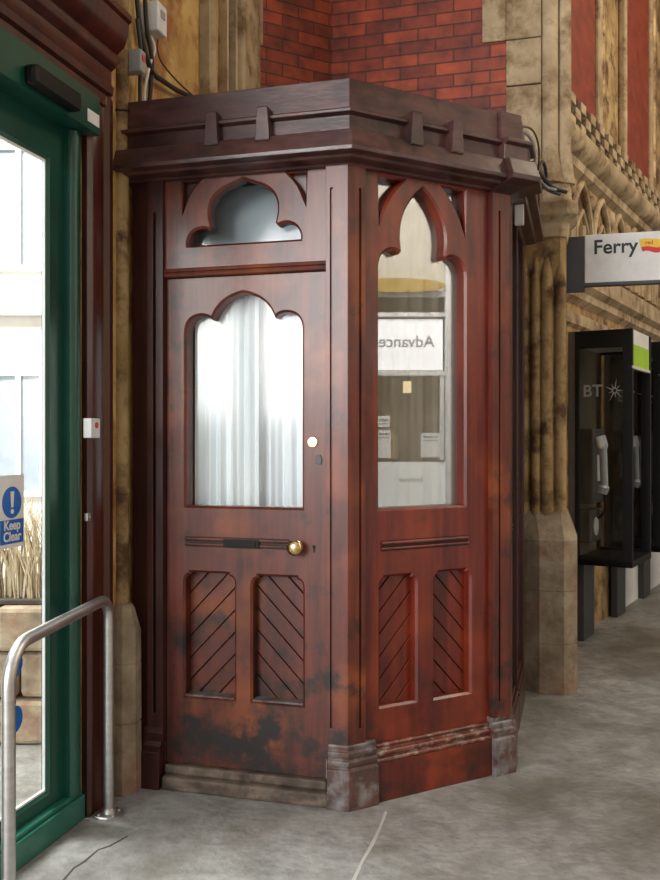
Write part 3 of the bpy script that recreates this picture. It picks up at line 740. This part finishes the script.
# ------------------------------------------------------------------ ferry sign
fs = empty('hanging_sign', (1.95, 5.6, 2.5), 'white Ferry direction sign sticking out from the stone pier', 'sign')
FS = Fr(1.615, 5.70, .9636, -.2672)
bm = bmesh.new(); box(bm, FS, 0, .82, 2.53, 2.835, -.06, 0); fin('sign_face', bm, WHITE, fs, bevel=.004)
bm = bmesh.new(); box(bm, FS, -.005, .825, 2.512, 2.531, -.065, .003); box(bm, FS, -.12, -.002, 2.48, 2.83, -.05, -.01); fin('sign_bracket', bm, DGREY, fs)
bm = text_bm('Ferry', .125, FS, .05, 2.712, .001, .001, .0022, sx=.98); fin('lettering', bm, INK, fs)
bm = bmesh.new()
top = [(.325+.02*i, 2.788+.004*math.sin(i*.8)) for i in range(10)]; mid = [(.335+.019*i, 2.738+.006*math.sin(i*.9)) for i in range(10)]
prism(bm, FS, mid+top[::-1], .0, .003); fin('flag_upper', bm, YEL, fs)
bm = bmesh.new(); low = [(.345+.018*i, 2.708+.008*math.sin(i*.9+.5)) for i in range(10)]
prism(bm, FS, low+mid[::-1], .0, .003); fin('flag_lower', bm, RED, fs)
bm = text_bm('red', .034, FS, .36, 2.755, .0035, .0005, .0006); fin('flag_lettering', bm, RED, fs)

# ------------------------------------------------------------------ phone kiosks on the arcade wall
LIME = plain('lime_green_panel', (.36, .62, .02), .4); SILV = plain('silver_handset', (.75, .75, .74), .35, .2); BKP = plain('grey_back_panel', (.11, .095, .075), .5)
def kiosk():
    e = empty('phone_kiosk', AR.P(-1.7, 0, .25), 'black glazed telephone kiosk on the wall, nearest of the row beside the stone pier', 'telephone kiosk', 'telephone kiosks along the arcade wall')
    u0 = -2.12; wd = .62; dp = .44; z0, z1 = .60, 2.35
    def side(u):
        G = Fr(*AR.xy(u, .03), AR.n[0], AR.n[1])     # plane of the side panel, u runs outwards
        bm = bmesh.new(); prism(bm, G, rect(0, dp, z0, z1), -.04, 0, holes=[rect(.05, dp-.07, z0+.07, z1-.13)])
        f = fin('side_frame', bm, BLACK, e, bevel=.004)
        bm = bmesh.new(); prism(bm, G, rect(.045, dp-.065, z0+.065, z1-.125), -.024, -.018); fin('side_pane', bm, GLASSK, f)
        return G, f
    G, f = side(u0); side(u0+wd)
    bm = text_bm('BT', .125, G, .075, 1.86, -.014, .001, .002, sx=1.0)
    for a in range(0, 360, 40):
        c, s = math.cos(math.radians(a)), math.sin(math.radians(a))
        L_ = .075 if a % 80 == 0 else .05
        v = [(.31+.012*c+.006*s, 1.90+.012*s-.006*c), (.31+L_*c, 1.90+L_*s*1.2), (.31+.012*c-.006*s, 1.90+.012*s+.006*c)]
        prism(bm, G, v, -.0155, -.0135)
    fin('pane_lettering', bm, plain('frosted_lettering', (.30, .31, .32), .5), f)
    bm = bmesh.new(); box(bm, AR, u0, u0+wd, z0+.02, z1, .002, .05); fin('back_panel', bm, BKP, e)
    bm = bmesh.new(); box(bm, AR, u0, u0+wd, z0, z0+.05, .03, .03+dp); fin('bottom_tray', bm, BLACK, e, bevel=.004)
    bm = bmesh.new(); box(bm, AR, u0+.005, u0+wd, z1-.11, z1, .05, .03+dp-.01); h = fin('canopy', bm, WHITE, e, bevel=.006)
    bm = bmesh.new(); box(bm, AR, u0+.01, u0+wd-.02, z1-.27, z1-.11, .44, .465); fin('canopy_strip', bm, LIME, h, bevel=.003)
    bm = bmesh.new(); box(bm, AR, u0, u0+wd, z1-.29, z1-.27, .44, .47); fin('canopy_edge', bm, SILV, h)
    um = u0+.22
    bm = bmesh.new(); box(bm, AR, um-.12, um+.22, 1.05, 1.62, .05, .16); box(bm, AR, um-.12, um+.22, .75, 1.0, .05, .14)
    ph = fin('telephone', bm, DGREY, e, bevel=.012)
    bm = bmesh.new(); tube(bm, smooth_path([AR.P(um-.16, 1.56, .22), AR.P(um-.165, 1.46, .245), AR.P(um-.16, 1.3, .25), AR.P(um-.15, 1.2, .25), AR.P(um-.15, 1.14, .23)], 5), [.042]*5+[.028]*11+[.042]*5, 10)
    fin('handset', bm, SILV, ph, smooth=True)
    bm = bmesh.new(); tube(bm, smooth_path([AR.P(um-.15, 1.14, .25), AR.P(um-.16, 1.02, .26), AR.P(um-.12, .95, .2), AR.P(um, 1.0, .17)], 5), .01, 8)
    fin('handset_cord', bm, BLACK, ph, smooth=True)
    bm = bmesh.new(); box(bm, AR, um-.02, um+.16, 1.22, 1.42, .16, .168); fin('key_plate', bm, SILV, ph, bevel=.003)
    bm = bmesh.new(); disc(bm, AR, um+.03, .87, .14, .146, .07); fin('speaker_disc', bm, SILV, ph)
    bm = bmesh.new(); box(bm, AR, u0+.12, u0+.42, 0, z0, .03, .085); fin('pedestal', bm, DGREY, e, bevel=.006)
    return e
K0 = kiosk()
def copy_tree(o, par=None, depth=0):
    c = o.copy(); COL.objects.link(c)
    if par is not None: c.parent = par
    for ch in list(o.children): copy_tree(ch, c, depth+1)
    return c
step = Vector((AR.d[0]*1.06, AR.d[1]*1.06, 0))
for i, lb in ((1, 'black glazed telephone kiosk on the wall, second from the stone pier'), (2, 'black glazed telephone kiosk on the wall, farthest and cut by the right edge')):
    k = copy_tree(K0); k.location = K0.location+step*i; k['label'] = lb

# ------------------------------------------------------------------ ticket office facing the booth (seen mirrored in the lancet window)
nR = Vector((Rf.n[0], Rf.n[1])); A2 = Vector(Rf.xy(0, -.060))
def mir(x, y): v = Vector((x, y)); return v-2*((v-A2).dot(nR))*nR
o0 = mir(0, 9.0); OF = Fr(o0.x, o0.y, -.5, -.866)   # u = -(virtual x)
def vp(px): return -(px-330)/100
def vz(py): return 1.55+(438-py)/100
OFW = plain('office_white_frame', (.80, .80, .80), .4); SIGNW = emit('glowing_sign_face', (.80, .80, .82), .75)  # sign face given an added glow to read bright in the lancet glass
OFI = mat('office_interior_wall', (.38, .28, .18), (.48, .38, .26), .8, (2, 2, 2)); PAPER = plain('white_paper', (.82, .82, .8), .7)
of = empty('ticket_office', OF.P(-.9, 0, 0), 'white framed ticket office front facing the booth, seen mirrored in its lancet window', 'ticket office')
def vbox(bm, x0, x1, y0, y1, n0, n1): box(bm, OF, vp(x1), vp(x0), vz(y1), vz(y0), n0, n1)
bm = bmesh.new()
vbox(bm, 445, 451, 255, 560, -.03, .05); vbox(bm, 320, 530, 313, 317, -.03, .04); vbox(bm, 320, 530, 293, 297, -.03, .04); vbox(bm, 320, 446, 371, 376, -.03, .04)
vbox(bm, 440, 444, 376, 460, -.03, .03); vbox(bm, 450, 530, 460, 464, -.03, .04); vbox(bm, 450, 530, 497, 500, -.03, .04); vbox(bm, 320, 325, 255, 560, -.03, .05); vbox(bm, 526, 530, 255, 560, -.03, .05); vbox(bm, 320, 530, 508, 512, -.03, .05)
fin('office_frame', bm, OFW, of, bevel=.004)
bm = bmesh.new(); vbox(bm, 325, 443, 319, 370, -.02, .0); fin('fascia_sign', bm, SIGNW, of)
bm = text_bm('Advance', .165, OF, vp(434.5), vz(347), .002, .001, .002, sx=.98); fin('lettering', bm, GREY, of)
bm = bmesh.new(); vbox(bm, 325, 445, 462, 508, -.02, .0); fin('entrance_panel', bm, emit('glowing_panel', (.62, .63, .62), .35), of)  # panel brightness comes from an added glow of its own
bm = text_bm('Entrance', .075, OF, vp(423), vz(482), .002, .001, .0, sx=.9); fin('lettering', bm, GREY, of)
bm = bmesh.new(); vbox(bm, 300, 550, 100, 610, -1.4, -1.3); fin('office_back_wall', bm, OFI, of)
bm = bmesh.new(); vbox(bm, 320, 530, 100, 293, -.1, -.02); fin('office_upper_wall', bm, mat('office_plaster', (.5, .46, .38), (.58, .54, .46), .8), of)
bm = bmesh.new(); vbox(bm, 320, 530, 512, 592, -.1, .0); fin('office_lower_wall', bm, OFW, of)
bm = bmesh.new(); prism(bm, OF, [(-6, 0), (-2.02, 0), (-2.02, 4.93), (.12, 4.93), (.12, 0), (7, 0), (7, 7), (-6, 7)], -.25, -.11)
fin('wall_office_light_block', bm, STONEP, kind='structure')  # unseen wall extended past the office to block sky light from the right
bm = bmesh.new()
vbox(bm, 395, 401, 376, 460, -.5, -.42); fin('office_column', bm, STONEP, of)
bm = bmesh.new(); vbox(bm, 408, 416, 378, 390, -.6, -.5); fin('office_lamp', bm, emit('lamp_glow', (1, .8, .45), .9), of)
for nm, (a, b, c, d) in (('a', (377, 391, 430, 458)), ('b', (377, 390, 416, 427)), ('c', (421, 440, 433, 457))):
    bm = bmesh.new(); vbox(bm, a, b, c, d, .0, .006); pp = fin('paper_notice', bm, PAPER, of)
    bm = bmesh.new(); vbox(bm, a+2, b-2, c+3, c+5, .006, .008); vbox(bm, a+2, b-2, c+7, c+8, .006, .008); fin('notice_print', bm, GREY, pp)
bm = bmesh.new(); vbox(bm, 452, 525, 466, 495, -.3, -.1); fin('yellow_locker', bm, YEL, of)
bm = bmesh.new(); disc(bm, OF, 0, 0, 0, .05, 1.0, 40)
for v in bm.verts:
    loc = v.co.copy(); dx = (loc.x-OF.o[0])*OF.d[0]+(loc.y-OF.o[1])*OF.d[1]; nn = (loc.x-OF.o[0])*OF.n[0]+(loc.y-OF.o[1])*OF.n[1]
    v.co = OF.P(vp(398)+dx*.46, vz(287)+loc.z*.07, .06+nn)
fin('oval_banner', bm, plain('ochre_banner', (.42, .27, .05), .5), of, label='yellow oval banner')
lp = area('ticket_office_fill_light', tuple(OF.P(-.9, 4.4, 1.6)), tuple(OF.P(-.9, 1.9, 0)), 1.6, .5, 75, (1, .97, .9))  # added fill that brightens the office front for its mirror image

# ------------------------------------------------------------------ outside the glass door
OUTW = mat('cream_render', (.72, .66, .58), (.8, .76, .7), .8, (2, 2, 2))
bd = empty('cream_building', (-4.5, 10, 0), 'cream rendered building with tall sash windows outside the glass door', 'building')
OB = Fr(-7.5, 10, 1, 0)
bm = bmesh.new(); box(bm, OB, 0, 5.0, 0, 7.5, -2, 0); fin('facade', bm, OUTW, bd)
bm = bmesh.new()
for z in (2.9, 5.0): box(bm, OB, 0, 5.05, z, z+.22, 0, .15)
for u in (.2, 1.7, 3.15, 4.55): box(bm, OB, u, u+.35, 0, 7.5, 0, .1)
fin('facade_moulding', bm, plain('white_stucco', (.85, .84, .82), .7), bd, bevel=.02)
for u in (.8, 2.3, 3.75):
    for z in (.9, 3.4, 5.5):
        bm = bmesh.new(); prism(bm, OB, rect(u, u+.6, z, z+1.4), .0, .05, holes=[rect(u+.06, u+.27, z+.06, z+1.34), rect(u+.33, u+.54, z+.06, z+1.34)])
        wd = fin('window', bm, WHITE, bd)
        bm = bmesh.new(); box(bm, OB, u+.05, u+.55, z+.05, z+1.35, .001, .01); fin('window_pane', bm, plain('pale_window_pane', (.35, .38, .42), .15), wd)
pl = empty('stone_planter', (-1.75, 4.75, 0), 'low planter of worn stone blocks just outside the glass door', 'planter')
bm = bmesh.new()
rnd = random.Random(4)
for j in range(3):
    for i in range(4):
        u0 = -2.35+i*.33+(j % 2)*.12
        box(bm, XY, u0, u0+.32, j*.235, j*.235+.225, -4.95-.02*rnd.random(), -4.55+.03*rnd.random())
fin('stone_blocks', bm, STONEG, pl, bevel=.03)
bm = bmesh.new(); box(bm, XY, -2.3, -1.15, .7, .72, -4.93, -4.6); fin('soil', bm, JOINT, pl)
bm = bmesh.new()
for i in range(420):
    x, y = rnd.uniform(-2.2, -1.25), rnd.uniform(4.65, 4.9); a = rnd.uniform(0, 6.28); l = rnd.uniform(.35, .68); lean = rnd.uniform(.05, .38)
    p = [Vector((x+math.cos(a)*lean*t*t*l, y+math.sin(a)*lean*t*t*l, .7+l*t*(1-.15*t))) for t in (0, .33, .66, 1)]
    tube(bm, p, [.004, .004, .003, .001], 3)
fin('dry_grass', bm, mat('straw', (.30, .22, .12), (.62, .52, .36), .8, (20, 20, 5)), None, kind='stuff', label='clump of dry straw coloured grass growing in the stone planter outside', cat='grass')

es = empty('reflection_grid', (-6.2, -3.6, 0), 'added grey frame grid behind the viewer, giving streaks of reflection to the booth door glass', 'screen')  # unseen grid added to break up the reflections in the door glass
EF = Fr(-3.2, -5.2, -.80, .60)
bm = bmesh.new()
for u, w_ in ((-.6, .16), (.55, .10), (1.5, .10), (2.45, .14), (3.3, .10), (4.2, .10), (5.2, .18)): box(bm, EF, u, u+w_, 0, 4.6, -.06, .06)
for z in (.0, 1.15, 2.25, 3.4, 4.5): box(bm, EF, -.6, 5.38, z, z+.12, -.05, .05)
fin('reflection_grid_frame', bm, plain('grey_grid_frame', (.30, .33, .34), .5), es, bevel=.01)
# ------------------------------------------------------------------ floor joints and cracks
def fp(px, py): Z = 1395/(py-438); return ((px-330)/900*Z, Z)
def seam(pts, w, m, name, label):
    bm = bmesh.new(); P = [Vector((*fp(*p), 0)) for p in pts]; L_, R_ = [], []
    for i, p in enumerate(P):
        t = (P[min(i+1, len(P)-1)]-P[max(i-1, 0)]).normalized(); n = Vector((-t.y, t.x, 0)); ww = w*(.7+.6*random.random())/2
        L_.append(p+n*ww); R_.append(p-n*ww)
    loop = L_+R_[::-1]
    loft(bm, [[Vector((v.x, v.y, z)) for v in loop] for z in (-.01, .0012)], capends=False)
    vs = [bm.verts.new(Vector((v.x, v.y, .0012))) for v in loop]
    for i in range(len(P)-1): face(bm, [vs[i], vs[i+1], vs[-2-i], vs[-1-i]])
    fin(name, bm, m, kind='structure')
PALEJ = plain('pale_mortar', (.42, .40, .37), .8)
seam([(386, 812), (380, 828), (372, 845), (362, 862), (352, 884)], .014, PALEJ, 'trim_5', '')
seam([(62, 882), (74, 868), (84, 862), (98, 850), (110, 846), (128, 836)], .010, JOINT, 'trim_6', '')
